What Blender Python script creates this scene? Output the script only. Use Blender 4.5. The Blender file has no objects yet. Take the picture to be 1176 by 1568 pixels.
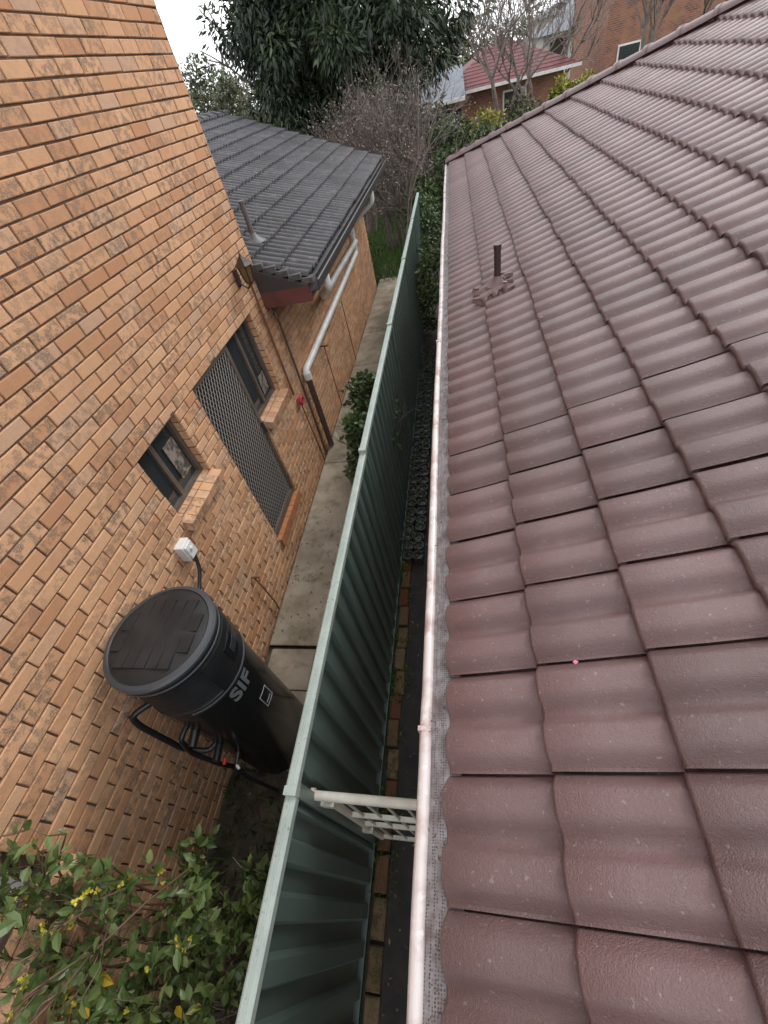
import bpy, math, random
import numpy as np
from mathutils import Vector, Matrix
random.seed(7); rng=np.random.default_rng(7)
S=bpy.context.scene
GZ=-4.15
# ------------------------------------------------------------------ helpers
def empty(name):
    e=bpy.data.objects.new(name,None); S.collection.objects.link(e); return e
class MB:
    def __init__(s): s.v=[];s.f=[];s.r=[];s.m=[]
    def add(s,vs,fs,r=0.5,m=0):
        b=len(s.v); s.v.extend([tuple(x) for x in vs])
        for f in fs:
            s.f.append(tuple(i+b for i in f)); s.r.append(r); s.m.append(m)
    def box(s,x0,x1,y0,y1,z0,z1,r=0.5,m=0):
        s.add([(x0,y0,z0),(x1,y0,z0),(x1,y1,z0),(x0,y1,z0),(x0,y0,z1),(x1,y0,z1),(x1,y1,z1),(x0,y1,z1)],
              [(0,3,2,1),(4,5,6,7),(0,1,5,4),(1,2,6,5),(2,3,7,6),(3,0,4,7)],r,m)
    def tube(s,pts,rad,n=8,r=0.5,m=0,caps=True):
        pts=[Vector(p) for p in pts]; k=len(pts)
        if not hasattr(rad,'__len__'): rad=[rad]*k
        rings=[]; ref=None
        for i in range(k):
            t=(pts[min(i+1,k-1)]-pts[max(i-1,0)]).normalized()
            if ref is None:
                ref=Vector((0,0,1)) if abs(t.z)<0.9 else Vector((1,0,0))
            a=t.cross(ref).normalized(); b=a.cross(t).normalized(); ref=b
            rings.append([pts[i]+rad[i]*(math.cos(2*math.pi*j/n)*a+math.sin(2*math.pi*j/n)*b) for j in range(n)])
        vs=[p for q in rings for p in q]; fs=[]
        for i in range(k-1):
            for j in range(n):
                fs.append((i*n+j,i*n+(j+1)%n,(i+1)*n+(j+1)%n,(i+1)*n+j))
        if caps: fs.append(tuple(range(n))[::-1]); fs.append(tuple((k-1)*n+j for j in range(n)))
        s.add(vs,fs,r,m)
    def lathe(s,c,prof,n=48,r=0.5,m=0):
        vs=[];fs=[]
        for (rr,z) in prof:
            for j in range(n):
                a=2*math.pi*j/n; vs.append((c[0]+rr*math.cos(a),c[1]+rr*math.sin(a),z))
        for i in range(len(prof)-1):
            for j in range(n): fs.append((i*n+j,i*n+(j+1)%n,(i+1)*n+(j+1)%n,(i+1)*n+j))
        s.add(vs,fs,r,m)
    def extrude_y(s,prof,y0,y1,r=0.5,m=0,close=False):
        k=len(prof); vs=[(x,y0,z) for x,z in prof]+[(x,y1,z) for x,z in prof]
        fs=[(i,(i+1)%k,k+(i+1)%k,k+i) for i in range(k if close else k-1)]
        if close: fs.append(tuple(range(k))[::-1]); fs.append(tuple(range(k,2*k)))
        s.add(vs,fs,r,m)
    def build(s,name,mats,parent=None,smooth=False,angle=None):
        me=bpy.data.meshes.new(name); me.from_pydata(s.v,[],s.f)
        at=me.attributes.new('tone','FLOAT','FACE'); at.data.foreach_set('value',s.r)
        for mt in (mats if isinstance(mats,(list,tuple)) else [mats]): me.materials.append(mt)
        me.polygons.foreach_set('material_index',s.m)
        if smooth or angle: me.polygons.foreach_set('use_smooth',[True]*len(s.f))
        if angle: me.set_sharp_from_angle(angle=math.radians(angle))
        me.update()
        o=bpy.data.objects.new(name,me); S.collection.objects.link(o)
        if parent: o.parent=parent
        return o

def newmat(name):
    m=bpy.data.materials.new(name); m.use_nodes=True
    nt=m.node_tree; b=nt.nodes['Principled BSDF']; return m,nt,b
def N(nt,t,**k):
    n=nt.nodes.new(t)
    for a,v in k.items(): setattr(n,a,v)
    return n
def noise(nt,vec,scale,detail=5,rough=.6):
    n=N(nt,'ShaderNodeTexNoise'); n.inputs['Scale'].default_value=scale; n.inputs['Detail'].default_value=detail; n.inputs['Roughness'].default_value=rough
    nt.links.new(vec,n.inputs['Vector']); return n.outputs['Fac']
def mr(nt,val,a,b,c=0.,d=1.):
    n=N(nt,'ShaderNodeMapRange'); n.inputs[1].default_value=a;n.inputs[2].default_value=b;n.inputs[3].default_value=c;n.inputs[4].default_value=d
    nt.links.new(val,n.inputs[0]); return n.outputs[0]
def mix(nt,fac,a,b,mode='MIX'):
    n=N(nt,'ShaderNodeMix',data_type='RGBA',blend_type=mode)
    if isinstance(fac,(int,float)): n.inputs[0].default_value=fac
    else: nt.links.new(fac,n.inputs[0])
    for i,x in ((6,a),(7,b)):
        if isinstance(x,tuple): n.inputs[i].default_value=(*x[:3],1)
        else: nt.links.new(x,n.inputs[i])
    return n.outputs[2]
def mth(nt,op,a,b):
    n=N(nt,'ShaderNodeMath',operation=op)
    for i,x in ((0,a),(1,b)):
        if isinstance(x,(int,float)): n.inputs[i].default_value=x
        else: nt.links.new(x,n.inputs[i])
    return n.outputs[0]
def bump(nt,b,h,strength,dist=.01):
    n=N(nt,'ShaderNodeBump'); n.inputs['Strength'].default_value=strength; n.inputs['Distance'].default_value=dist
    nt.links.new(h,n.inputs['Height']); nt.links.new(n.outputs[0],b.inputs['Normal'])
def M(name,col,rough=.8,col2=None,scale=4,lo=.4,hi=.65,bmp=0,bscale=60,bdist=.004,tone=0,metal=0,spec=.5,col3=None,scale3=20,lo3=.55,hi3=.7):
    m,nt,b=newmat(name); tc=N(nt,'ShaderNodeTexCoord').outputs['Object']
    b.inputs['Roughness'].default_value=rough; b.inputs['Metallic'].default_value=metal; b.inputs['Specular IOR Level'].default_value=spec
    c=mix(nt,0.,col,col)
    if col2: c=mix(nt,mr(nt,noise(nt,tc,scale),lo,hi),col,col2)
    if col3: c=mix(nt,mr(nt,noise(nt,tc,scale3),lo3,hi3),c,col3)
    if tone:
        a=N(nt,'ShaderNodeAttribute',attribute_name='tone').outputs['Fac']
        v=mr(nt,a,0,1,1-tone,1+tone); cc=N(nt,'ShaderNodeCombineColor')
        for i in range(3): nt.links.new(v,cc.inputs[i])
        c=mix(nt,1.,c,cc.outputs[0],'MULTIPLY')
    nt.links.new(c,b.inputs['Base Color'])
    if bmp: bump(nt,b,noise(nt,tc,bscale,6,.7),bmp,bdist)
    return m
def leafmat(name,stops,transl=.25,rough=.5):
    m,nt,b=newmat(name)
    a=N(nt,'ShaderNodeAttribute',attribute_name='tone').outputs['Fac']
    r=N(nt,'ShaderNodeValToRGB'); el=r.color_ramp.elements
    while len(el)<len(stops): el.new(.5)
    for e,(p,c) in zip(el,stops): e.position=p; e.color=(*c,1)
    nt.links.new(a,r.inputs[0]); nt.links.new(r.outputs[0],b.inputs['Base Color'])
    b.inputs['Roughness'].default_value=rough
    if transl>0:
        t=N(nt,'ShaderNodeBsdfTranslucent'); nt.links.new(r.outputs[0],t.inputs[0])
        mx=N(nt,'ShaderNodeMixShader'); mx.inputs[0].default_value=transl
        nt.links.new(b.outputs[0],mx.inputs[1]); nt.links.new(t.outputs[0],mx.inputs[2])
        nt.links.new(mx.outputs[0],nt.nodes['Material Output'].inputs[0])
    return m

# ------------------------------------------------------------------ materials
def brickmat(name,tints,dark,patch=1.,light=(.64,.44,.29)):
    m,nt,b=newmat(name); tc=N(nt,'ShaderNodeTexCoord').outputs['Object']
    a=N(nt,'ShaderNodeAttribute',attribute_name='tone').outputs['Fac']
    r=N(nt,'ShaderNodeValToRGB'); el=r.color_ramp.elements
    while len(el)<len(tints): el.new(.5)
    for e,(p,c) in zip(el,tints): e.position=p; e.color=(*c,1)
    nt.links.new(a,r.inputs[0])
    n1=noise(nt,tc,20,6,.65); n2=noise(nt,tc,120,3,.6)
    fr=mth(nt,'FRACT',mth(nt,'MULTIPLY',a,7.31),0.)
    f=mth(nt,'MULTIPLY',mr(nt,n1,.45,.55),mr(nt,fr,.05,1,.05,.9*patch))
    f=mth(nt,'MULTIPLY',f,mr(nt,n2,.40,.52,.25,1))
    c=mix(nt,f,r.outputs[0],dark)
    c=mix(nt,mr(nt,n2,.60,.75,0,.35),c,light)
    lg=mr(nt,noise(nt,tc,.7,3),.3,.7,.86,1.1); cc=N(nt,'ShaderNodeCombineColor')
    for i in range(3): nt.links.new(lg,cc.inputs[i])
    c=mix(nt,1.,c,cc.outputs[0],'MULTIPLY')
    nt.links.new(c,b.inputs['Base Color']); b.inputs['Roughness'].default_value=.9; b.inputs['Specular IOR Level'].default_value=.2
    bump(nt,b,n2,.6,.005); return m
mBrick=brickmat('tan_brick',[(0,(.48,.245,.13)),(.4,(.58,.325,.18)),(.8,(.62,.36,.205)),(1,(.51,.32,.21))],(.19,.14,.105))
mMortar=M('mortar',(.10,.062,.042),.95,(.19,.13,.09),scale=5,bmp=.4)
mOrBrick=M('orange_brick',(.50,.20,.08),.85,(.42,.17,.08),scale=12,tone=.15,bmp=.3)
def tilemat(name,col,col2,grime,rough,spec,grains=.8,glo=.56,ghi=.78,gmax=.55,tv=.14,coat=0,speck=(.30,.24,.23)):
    m,nt,b=newmat(name); tc=N(nt,'ShaderNodeTexCoord').outputs['Object']
    a=N(nt,'ShaderNodeAttribute',attribute_name='tone').outputs['Fac']
    c=mix(nt,mr(nt,noise(nt,tc,1.3,5),.35,.65),col,col2)
    c=mix(nt,mr(nt,noise(nt,tc,9,8,.75),glo,ghi,0,gmax),c,grime)
    c=mix(nt,mr(nt,noise(nt,tc,2.6,7,.7),.52,.75,0,.4),c,(col[0]*.55,col[1]*.6,col[2]*.6))
    c=mix(nt,mr(nt,noise(nt,tc,70,2,.5),.67,.73,0,.55),c,speck)
    v=mr(nt,a,0,1,1-tv,1+tv); cc=N(nt,'ShaderNodeCombineColor')
    for i in range(3): nt.links.new(v,cc.inputs[i])
    c=mix(nt,1.,c,cc.outputs[0],'MULTIPLY')
    nt.links.new(c,b.inputs['Base Color'])
    rr=mr(nt,noise(nt,tc,5,5),.3,.7,rough-.08,rough+.12); nt.links.new(rr,b.inputs['Roughness'])
    b.inputs['Specular IOR Level'].default_value=spec
    b.inputs['Coat Weight'].default_value=coat; b.inputs['Coat Roughness'].default_value=.42
    h=mth(nt,'ADD',noise(nt,tc,300,3,.6),mth(nt,'MULTIPLY',noise(nt,tc,110,3,.6),.7))
    bump(nt,b,h,grains,.0045); return m
mTile=tilemat('maroon_roof_tile',(.118,.056,.052),(.148,.080,.078),(.20,.145,.145),.43,.8,grains=.9,coat=.45)
mTileD=tilemat('dark_roof_tile',(.028,.029,.035),(.045,.044,.050),(.17,.125,.10),.5,.5,glo=.53,ghi=.68,gmax=.65,tv=.3)
mTileR=tilemat('red_roof_tile',(.135,.030,.033),(.105,.032,.035),(.12,.055,.055),.65,.4)
mLead=M('lead_flashing',(.13,.09,.09),.5,(.22,.18,.18),scale=14,bmp=.5,bscale=30)
mGut=M('worn_cream_gutter',(.58,.52,.50),.32,(.36,.23,.21),scale=5,lo=.48,hi=.66,bmp=.2,bscale=40,spec=.7,col3=(.70,.67,.65),scale3=25)
mFence=M('green_sheet_steel',(.090,.132,.118),.36,(.105,.15,.135),scale=2,bmp=.04,bscale=8,spec=.7,col3=(.13,.165,.145),scale3=30,lo3=.62,hi3=.8)
mCap=M('pale_green_rail',(.36,.42,.385),.4,(.30,.355,.325),scale=7,spec=.6,bmp=.06,bscale=30,col3=(.16,.18,.155),scale3=50,lo3=.60,hi3=.75)
mConc=M('concrete_path',(.42,.36,.28),.92,(.26,.22,.16),scale=2.4,lo=.38,hi=.62,bmp=.6,bscale=120,col3=(.15,.135,.075),scale3=6,lo3=.52,hi3=.78)
mDirt=M('soil',(.055,.042,.03),.95,(.11,.09,.065),scale=9,bmp=1,bscale=30,bdist=.02,col3=(.16,.13,.10),scale3=60,lo3=.62,hi3=.7)
mGround=M('garden_ground',(.045,.06,.022),.95,(.075,.06,.04),scale=.8,bmp=.8,bscale=12,bdist=.03)
mDark=M('wet_asphalt',(.022,.020,.019),.75,(.04,.035,.03),scale=7,bmp=.8,bscale=50,col3=(.09,.075,.06),scale3=45,lo3=.66,hi3=.75)
mFrame=M('brown_window_frame',(.10,.078,.062),.45,(.13,.10,.08),scale=8)
mGlass,nt,b=newmat('window_glass'); b.inputs['Base Color'].default_value=(.03,.035,.038,1); b.inputs['Roughness'].default_value=.06; b.inputs['Specular IOR Level'].default_value=.8
mBlind=M('white_blind',(.55,.56,.57),.7,(.46,.46,.47),scale=2)
mPVC=M('white_pvc_pipe',(.76,.76,.74),.35,(.62,.62,.58),scale=5)
mBrown=M('brown_metal_pipe',(.085,.045,.038),.4,(.11,.07,.055),scale=10)
mFascia=M('red_brown_fascia',(.15,.045,.035),.6,(.10,.035,.03),scale=5)
mDkMetal=M('dark_gutter_metal',(.05,.045,.045),.4)
mBlk=M('black_plastic',(.011,.012,.013),.38,(.017,.017,.019),scale=6,spec=.5)
mBlkG=M('black_enamel_steel',(.007,.008,.009),.22,(.010,.010,.011),scale=3,spec=.6)
mGrey=M('grey_trim',(.05,.055,.062),.4)
mLet=M('pale_grey_lettering',(.26,.28,.30),.4)
mWhite=M('white_plastic',(.7,.7,.68),.4)
mCream=M('cream_painted_steel',(.62,.60,.50),.4,(.52,.49,.42),scale=12,col3=(.35,.29,.2),scale3=40,lo3=.66,hi3=.75)
mEdge=brickmat('mossy_edging_brick',[(0,(.15,.055,.035)),(.5,(.17,.11,.065)),(1,(.22,.16,.09))],(.035,.05,.015),1.,light=(.22,.19,.12))
mBark=M('bark',(.11,.085,.07),.9,(.18,.15,.13),scale=20,bmp=.6,bscale=40)
mTwig=M('twig_bark',(.22,.18,.16),.9,(.13,.105,.09),scale=8)
mCopper=M('copper_pipe',(.16,.07,.04),.4)
mRed=M('pink_red_plastic',(.50,.05,.08),.5)
mRedV=M('red_valve',(.5,.04,.02),.4)
mPaleWall=M('pale_render',(.5,.48,.44),.8)
mBlueRoof=M('blue_grey_roof',(.085,.10,.125),.6,(.12,.135,.16),scale=1.5)
mFarBrick,nt,b=newmat('far_brick'); tc=N(nt,'ShaderNodeTexCoord').outputs['Object']
sx=N(nt,'ShaderNodeSeparateXYZ'); nt.links.new(tc,sx.inputs[0]); cb=N(nt,'ShaderNodeCombineXYZ'); nt.links.new(mth(nt,'ADD',sx.outputs[0],sx.outputs[1]),cb.inputs[0]); nt.links.new(sx.outputs[2],cb.inputs[1])
bt_=N(nt,'ShaderNodeTexBrick'); nt.links.new(cb.outputs[0],bt_.inputs['Vector']); bt_.inputs['Scale'].default_value=1; bt_.inputs['Brick Width'].default_value=.24; bt_.inputs['Row Height'].default_value=.086; bt_.inputs['Mortar Size'].default_value=.01
bt_.inputs['Color1'].default_value=(.27,.10,.06,1);bt_.inputs['Color2'].default_value=(.15,.06,.04,1);bt_.inputs['Mortar'].default_value=(.24,.20,.17,1)
c=mix(nt,mr(nt,noise(nt,tc,2.2,5),.42,.62,0,.6),bt_.outputs[0],(.34,.17,.10)); nt.links.new(c,b.inputs['Base Color']); b.inputs['Roughness'].default_value=.9

# ------------------------------------------------------------------ brick laying
CH=.086; BL=.24
def clip_iv(iv,holes):
    out=[iv]
    for (a,b) in holes:
        nx=[]
        for (s,e) in out:
            if b<=s or a>=e: nx.append((s,e)); continue
            if a>s: nx.append((s,a))
            if b<e: nx.append((b,e))
        out=nx
    return out
def lay(mb,O,u,n,ul,vl,holes=(),phase=0.,depth=.013,v=Vector((0,0,1)),bm=0,mm=1,bl=BL,ch=CH,jt=.011):
    O=Vector(O);u=Vector(u);n=Vector(n)
    rows=int(math.ceil(vl/ch-1e-6))
    for r in range(rows):
        z0=r*ch; z1=min(vl,(r+1)*ch); zc=(r+.5)*ch
        hs=[(a,b) for a,b,c,d in holes if c<zc<d]
        for (s,e) in clip_iv((0,ul),hs):
            P=[O+u*s+v*z0-n*depth,O+u*e+v*z0-n*depth,O+u*e+v*z1-n*depth,O+u*s+v*z1-n*depth]
            mb.add(P,[(0,1,2,3)],.5,mm)
        x=-bl*(.5 if r%2 else 1.)+phase
        while x<ul:
            for (s,e) in clip_iv((max(0,x),min(ul,x+bl-jt)),hs):
                if e-s<.02: continue
                j=random.uniform(-.003,.003); a0=s+random.uniform(-.002,.002);b0=e+random.uniform(-.002,.002)
                c0=z0+.003+random.uniform(-.0015,.0015); d0=z1-(jt-.003)+random.uniform(-.0015,.0015); t=.004
                def Q(a,c,dn): return O+u*a+v*c+n*dn
                tl=random.uniform(-.0015,.0015)
                vs=[Q(a0+t,c0+t,j+tl),Q(b0-t,c0+t,j-tl),Q(b0-t,d0-t,j-tl),Q(a0+t,d0-t,j+tl),
                    Q(a0,c0,j-t),Q(b0,c0,j-t),Q(b0,d0,j-t),Q(a0,d0,j-t),
                    Q(a0,c0,-depth-.002),Q(b0,c0,-depth-.002),Q(b0,d0,-depth-.002),Q(a0,d0,-depth-.002)]
                fs=[(0,1,2,3)]
                for i in range(4):
                    k=(i+1)%4; fs.append((i+4,k+4,k,i)); fs.append((i+8,k+8,k+4,i+4))
                mb.add(vs,fs,random.random(),bm)
            x+=bl
def snap(z,base=GZ): return base+round((z-base)/CH)*CH

# ------------------------------------------------------------------ LEFT BRICK HOUSE
WX=-2.31
house=empty('brick_house')
Y0=-3.0; YC=5.13; YF=12.4
def H(y0,y1,z0,z1): return (y0-Y0,y1-Y0,snap(z0)-GZ,snap(z1)-GZ)
W1=(2.09,2.69,snap(-2.14),snap(-1.54)); DR=(3.04,3.90,snap(-3.66),snap(-1.59)); W2=(3.90,4.60,snap(-2.49),snap(-1.59)); W0=(-1.1,-.02,snap(-2.62),snap(-2.0))
wm=MB()
lay(wm,(WX,Y0,GZ),(0,1,0),(1,0,0),YC-Y0,1.95-GZ,[H(*q) for q in (W1,DR,W2,W0)])
W3=(7.5,9.9,snap(-2.3),snap(-1.7))
lay(wm,(WX-.004,YC,GZ),(0,1,0),(1,0,0),YF-YC,-1.52-GZ,[(W3[0]-YC,W3[1]-YC,W3[2]-GZ,W3[3]-GZ)],phase=.07)
lay(wm,(WX,YC,-1.6),(-1,0,0),(0,1,0),6.0,3.55,phase=.12)
lay(wm,(WX-.004,YF,GZ),(-1,0,0),(0,1,0),6.4,2.7,phase=.12)
for (y0,y1,z0,z1) in (W1,W2,W0,(DR[0],DR[1],DR[2],DR[3])):
    far = not (y0==DR[0])
    if far: lay(wm,(WX-.002,y1-.001,z0),(-1,0,0),(0,-1,0),.115,z1-z0,bl=.25,phase=.13)
    if y0!=W2[0]: lay(wm,(WX-.117,y0+.001,z0),(1,0,0),(0,1,0),.115,z1-z0,bl=.25,phase=.13)
lay(wm,(WX-.002,DR[1]-.001,DR[2]),(-1,0,0),(0,-1,0),.115,W2[2]-DR[2],bl=.25,phase=.13)
wm.build('brick_walls',[mBrick,mMortar],house)
bk=MB()
for (y0,y1,z0,z1) in (W1,W2,W0,DR,W3):
    bk.box(WX-.13,WX-.003,y0,y1,z1,z1+.02)
bk.box(WX-6,WX-.25,Y0,YC-.15,GZ,1.9); bk.box(WX-6,WX-.25,YC-.15,YF-.15,GZ,-1.6)
bk.build('inner_structure',M('inner_dark',(.10,.07,.05),.9),house)
sm=MB()
def sill(y0,y1,z):
    n=max(2,round((y1-y0)/.1)); w=(y1-y0)/n
    for i in range(n):
        a=y0+i*w+.003; b_=y0+(i+1)*w-.003
        pr=[(WX-.11,z+.0),(WX+.085,z-.055),(WX+.065,z-.145),(WX-.11,z-.10)]
        j=random.uniform(-.003,.003)
        sm.add([(x,a,zz+j) for x,zz in pr]+[(x,b_,zz+j) for x,zz in pr],[(0,1,2,3),(7,6,5,4),(0,4,5,1),(1,5,6,2),(2,6,7,3),(3,7,4,0)],random.random(),0)
    sm.box(WX-.10,WX+.055,y0+.004,y1-.004,z-.13,z-.06,m=1)
sill(W1[0]-.03,W1[1]+.03,W1[2]+.02); sill(W2[0]+.01,W2[1]+.04,W2[2]+.02); sill(W0[0]-.03,W0[1]+.03,W0[2]+.02)
sm.build('brick_sills',[mBrick,mMortar],house)
def window(nm,w,split=None,blind=False,dep=.10):
    y0,y1,z0,z1=w; x=WX-dep; f=MB(); t=.045
    for (a,b_,c,d) in ((y0,y0+t,z0,z1),(y1-t,y1,z0,z1),(y0+t,y1-t,z0,z0+t),(y0+t,y1-t,z1-t,z1)):
        f.box(x-.03,x+.03,a,b_,c,d)
    if split:
        for s in split:
            yy=y0+(y1-y0)*s; f.box(x-.02,x+.022,yy-.022,yy+.022,z0+t,z1-t)
    f.box(x-.015,x-.005,y0+t,y1-t,z0+t,z1-t,m=1)
    if blind: f.box(x-.004,x+.004,y0+t+.1,y1-t-.02,z0+t,z1-t-.02,m=2)
    f.build(nm,[mFrame,mGlass,mBlind],house)
window('window_small',W1,[.42]); window('window_side',W2,[.5]); window('window_low',W0,None,True); window('window_rear',W3,[.25,.5,.75])
wc=MB()
wc.box(WX-.094,WX-.088,W1[0]+.36,W1[1]-.08,W1[2]+.12,W1[3]-.16,m=0)
wc.box(WX-.094,WX-.088,W2[0]+.42,W2[1]-.10,W2[2]+.10,W2[2]+.32,m=0)
wc.build('window_curtain',[M('curtain',(.24,.20,.16),.8,(.06,.055,.05),scale=14,lo=.45,hi=.55)],house)
d=MB(); y0,y1,z0,z1=DR; x=WX-.05; t=.05
for (a,b_,c,e) in ((y0,y0+t,z0+.02,z1),(y1-t,y1,z0+.02,z1),(y0+t,y1-t,z0+.02,z0+.10),(y0+t,y1-t,z1-t,z1)):
    d.box(x-.02,x+.02,a,b_,c,e,m=0)
ly0,ly1,lz0,lz1=y0+t,y1-t,z0+.10,z1-t
ang=math.radians(58)
for sg in (1,-1):
    dy,dz=math.cos(ang)*sg,math.sin(ang); nyy,nzz=-dz,dy
    for i in range(-70,71):
        cy=(ly0+ly1)/2+nyy*i*.046; cz=(lz0+lz1)/2+nzz*i*.046
        t0,t1=-5,5
        for (c,dd,lo,hi) in ((cy,dy,ly0,ly1),(cz,dz,lz0,lz1)):
            a,b_=(lo-c)/dd,(hi-c)/dd
            t0=max(t0,min(a,b_)); t1=min(t1,max(a,b_))
        if t1-t0<.01: continue
        xx=x+.004*sg
        d.tube([(xx,cy+dy*t0,cz+dz*t0),(xx,cy+dy*t1,cz+dz*t1)],.0038,4,m=1,caps=False)
d.box(x-.075,x-.07,y0,y1,z0,z1,m=2)
d.box(x+.021,x+.05,y1-.045,y1-.02,z0+1.0,z0+1.14,m=3)
d.build('security_door',[mFrame,M('grille_paint',(.33,.30,.27),.5),M('door_dark',(.018,.016,.015),.35),mDkMetal],house)
th=MB()
n=9
for i in range(n):
    w=(DR[1]-DR[0])/n; th.box(WX-.10,WX+.03,DR[0]+i*w+.003,DR[0]+(i+1)*w-.003,DR[2]-.11,DR[2]+.015,random.random())
th.build('door_threshold',[mOrBrick],house)

# ---- generic tile roof
def roll(ph):
    def ss(a,b,x):
        x=min(max((x-a)/(b-a),0),1); return x*x*(3-2*x)
    return ss(.06,.36,ph)*(1-ss(.72,.98,ph))*(.86+.14*math.sin(math.pi*min(max((ph-.2)/.65,0),1)))
def tile_roof(mb,E,al,up,nr,w,g,ncourse,y_lo,y_hi,amp=.026,th=.03,m=0,humps=2,seg=12):
    E=Vector(E);al=Vector(al);up=Vector(up);nr=Vector(nr)
    K=humps*seg
    for c in range(ncourse):
        s0=c*g; ya=y_lo(s0); yb=y_hi(s0)
        i0=int(math.floor(ya/w))-1; i1=int(math.ceil(yb/w))+1
        for i in range(i0,i1):
            a=i*w
            if a+w<min(y_lo(s0),y_lo(s0+g)) or a>max(y_hi(s0),y_hi(s0+g)): continue
            jz=random.uniform(-.0025,.0025); js=random.uniform(-.006,.006); jt=random.uniform(-.0025,.0025); rv=random.random()
            vs=[]
            rows=((s0+.006+js,.0),(s0+js,th*.62),(s0+.004+js,th*.86),(s0+.012+js,th),(s0+g*.5+js,th*.55),(s0+g+.03,.004))
            for (sd,lift) in rows:
                lo=y_lo(sd);hi=y_hi(sd)
                for k in range(K+1):
                    q=k/K*w; ph=(q/(w/humps))%1.0 if k<K else 1.0
                    h=amp*roll(ph)
                    if k==K: h-=.008
                    if k==0: h+=.003
                    yy=min(max(a+q+(.0035 if k==0 else 0)-(.001 if k==K else 0),lo),hi)
                    vs.append(E+al*yy+up*sd+nr*(h+lift+jz+jt*(k/K)))
            fs=[]
            for r in range(len(rows)-1):
                for k in range(K):
                    fs.append((r*(K+1)+k,r*(K+1)+k+1,(r+1)*(K+1)+k+1,(r+1)*(K+1)+k))
            mb.add(vs,fs,rv,m)
def cap_tiles(mb,P,Q,L=.40,r=.10,m=0):
    P=Vector(P);Q=Vector(Q); d=(Q-P); n=int(d.length/L); d.normalize()
    sd=d.cross(Vector((0,0,1))).normalized(); up=sd.cross(d).normalized()
    for i in range(n+1):
        rv=random.random(); vs=[]; K=10
        for (t,rr) in ((0,r*.9),(0,r*1.2),(.05,r*1.2),(.055,r*1.02),(L+.03,r*.95)):
            for k in range(K+1):
                a=math.pi*k/K
                vs.append(P+d*(i*L+t)+sd*math.cos(a)*rr*1.1+up*(math.sin(a)*rr*.75-.02))
        mb.add(vs,[(q*(K+1)+k,q*(K+1)+k+1,(q+1)*(K+1)+k+1,(q+1)*(K+1)+k) for q in range(4) for k in range(K)],rv,m)

PT=.404; ca=math.cos(math.atan(PT)); sa=math.sin(math.atan(PT))
EX,EZ=-1.72,-1.50; RX=-5.2
rl=MB()
ncl=int((EX-RX)/ca/.33)+1
tile_roof(rl,(EX,0,EZ),(0,1,0),(-ca,0,sa),(sa,0,ca),.30,.33,ncl,lambda s:YC-.02 ,lambda s:12.95,amp=.044,th=.040,seg=9)
rz=EZ+PT*(EX-RX)
cap_tiles(rl,(RX,YC,rz+.04),(RX,12.9,rz+.04))
rl.build('low_tiled_roof',[mTileD],house,angle=40)
rs=MB()
rs.add([(RX,YC,rz),(RX,12.95,rz),(2*RX-EX,12.95,EZ),(2*RX-EX,YC,EZ)],[(0,1,2,3)])
rs.add([(EX+.02,YC,EZ-.03),(EX+.02,12.93,EZ-.03),(RX,12.93,rz-.03),(RX,YC,rz-.03)],[(0,1,2,3)])
rs.build('rear_roof_slope',[mTileD],house)
fa=MB()
fa.box(EX-.62,EX+.0,YC-.10,YC-.03,EZ-.20,EZ-.03)
fa.add([(EX+.0,YC-.10,EZ-.03),(WX+.002,YC-.10,EZ-.03),(WX+.002,YC-.10,EZ+.22),(EX+.0,YC-.03,EZ-.03),(WX+.002,YC-.03,EZ-.03),(WX+.002,YC-.03,EZ+.22)],[(0,1,2),(5,4,3),(0,2,5,3)],m=3)
fa.box(EX-.04,EX-.015,YC-.03,12.93,EZ-.20,EZ-.02)
fa.box(WX-.0+.004,EX-.04,YC-.03,12.9,EZ-.20,EZ-.185,m=1)
fa.add([(EX,12.93,EZ-.2),(RX,12.93,rz-.2),(RX,12.93,rz),(EX,12.93,EZ),(EX,12.96,EZ-.2),(RX,12.96,rz-.2),(RX,12.96,rz),(EX,12.96,EZ)],[(0,1,2,3),(4,5,6,7),(0,4,5,1),(3,2,6,7)],m=2)
for i in range(26):
    s=i*.145; fa.box(EX-s*ca-.075,EX-s*ca+.07,YC-.06+random.uniform(-.01,.01),YC+.05,EZ+s*sa-.02,EZ+s*sa+.04+random.uniform(-.01,.012),m=4)
fa.build('fascia_and_eave_lining',[mFascia,M('eave_lining',(.42,.36,.28),.8),mPaleWall,mDkMetal,M('mortar_bedding',(.07,.065,.065),.9,(.12,.11,.105),scale=20,bmp=.6)],house)
gu=MB()
gp=[(EX-.01,EZ-.02),(EX-.01,EZ-.12),(EX+.10,EZ-.12),(EX+.115,EZ-.05),(EX+.12,EZ-.01),(EX+.108,EZ+.0),(EX+.10,EZ-.012),(EX+.095,EZ-.11),(EX-.003,EZ-.11)]
gu.extrude_y(gp,YC-.02,12.95,close=True)
gu.build('dark_gutter',[mDkMetal],house)
ur=MB(); ur.add([(WX+.5,Y0-.4,1.9),(WX+.5,YC+.45,1.9),(WX-3.2,YC+.45,3.4),(WX-3.2,Y0-.4,3.4)],[(0,1,2,3)]); ur.box(WX-6,WX+.5,Y0-.4,YC+.45,1.84,1.895)
ur.build('upper_roof',[mTileD],house)
PX=WX+.07
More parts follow.
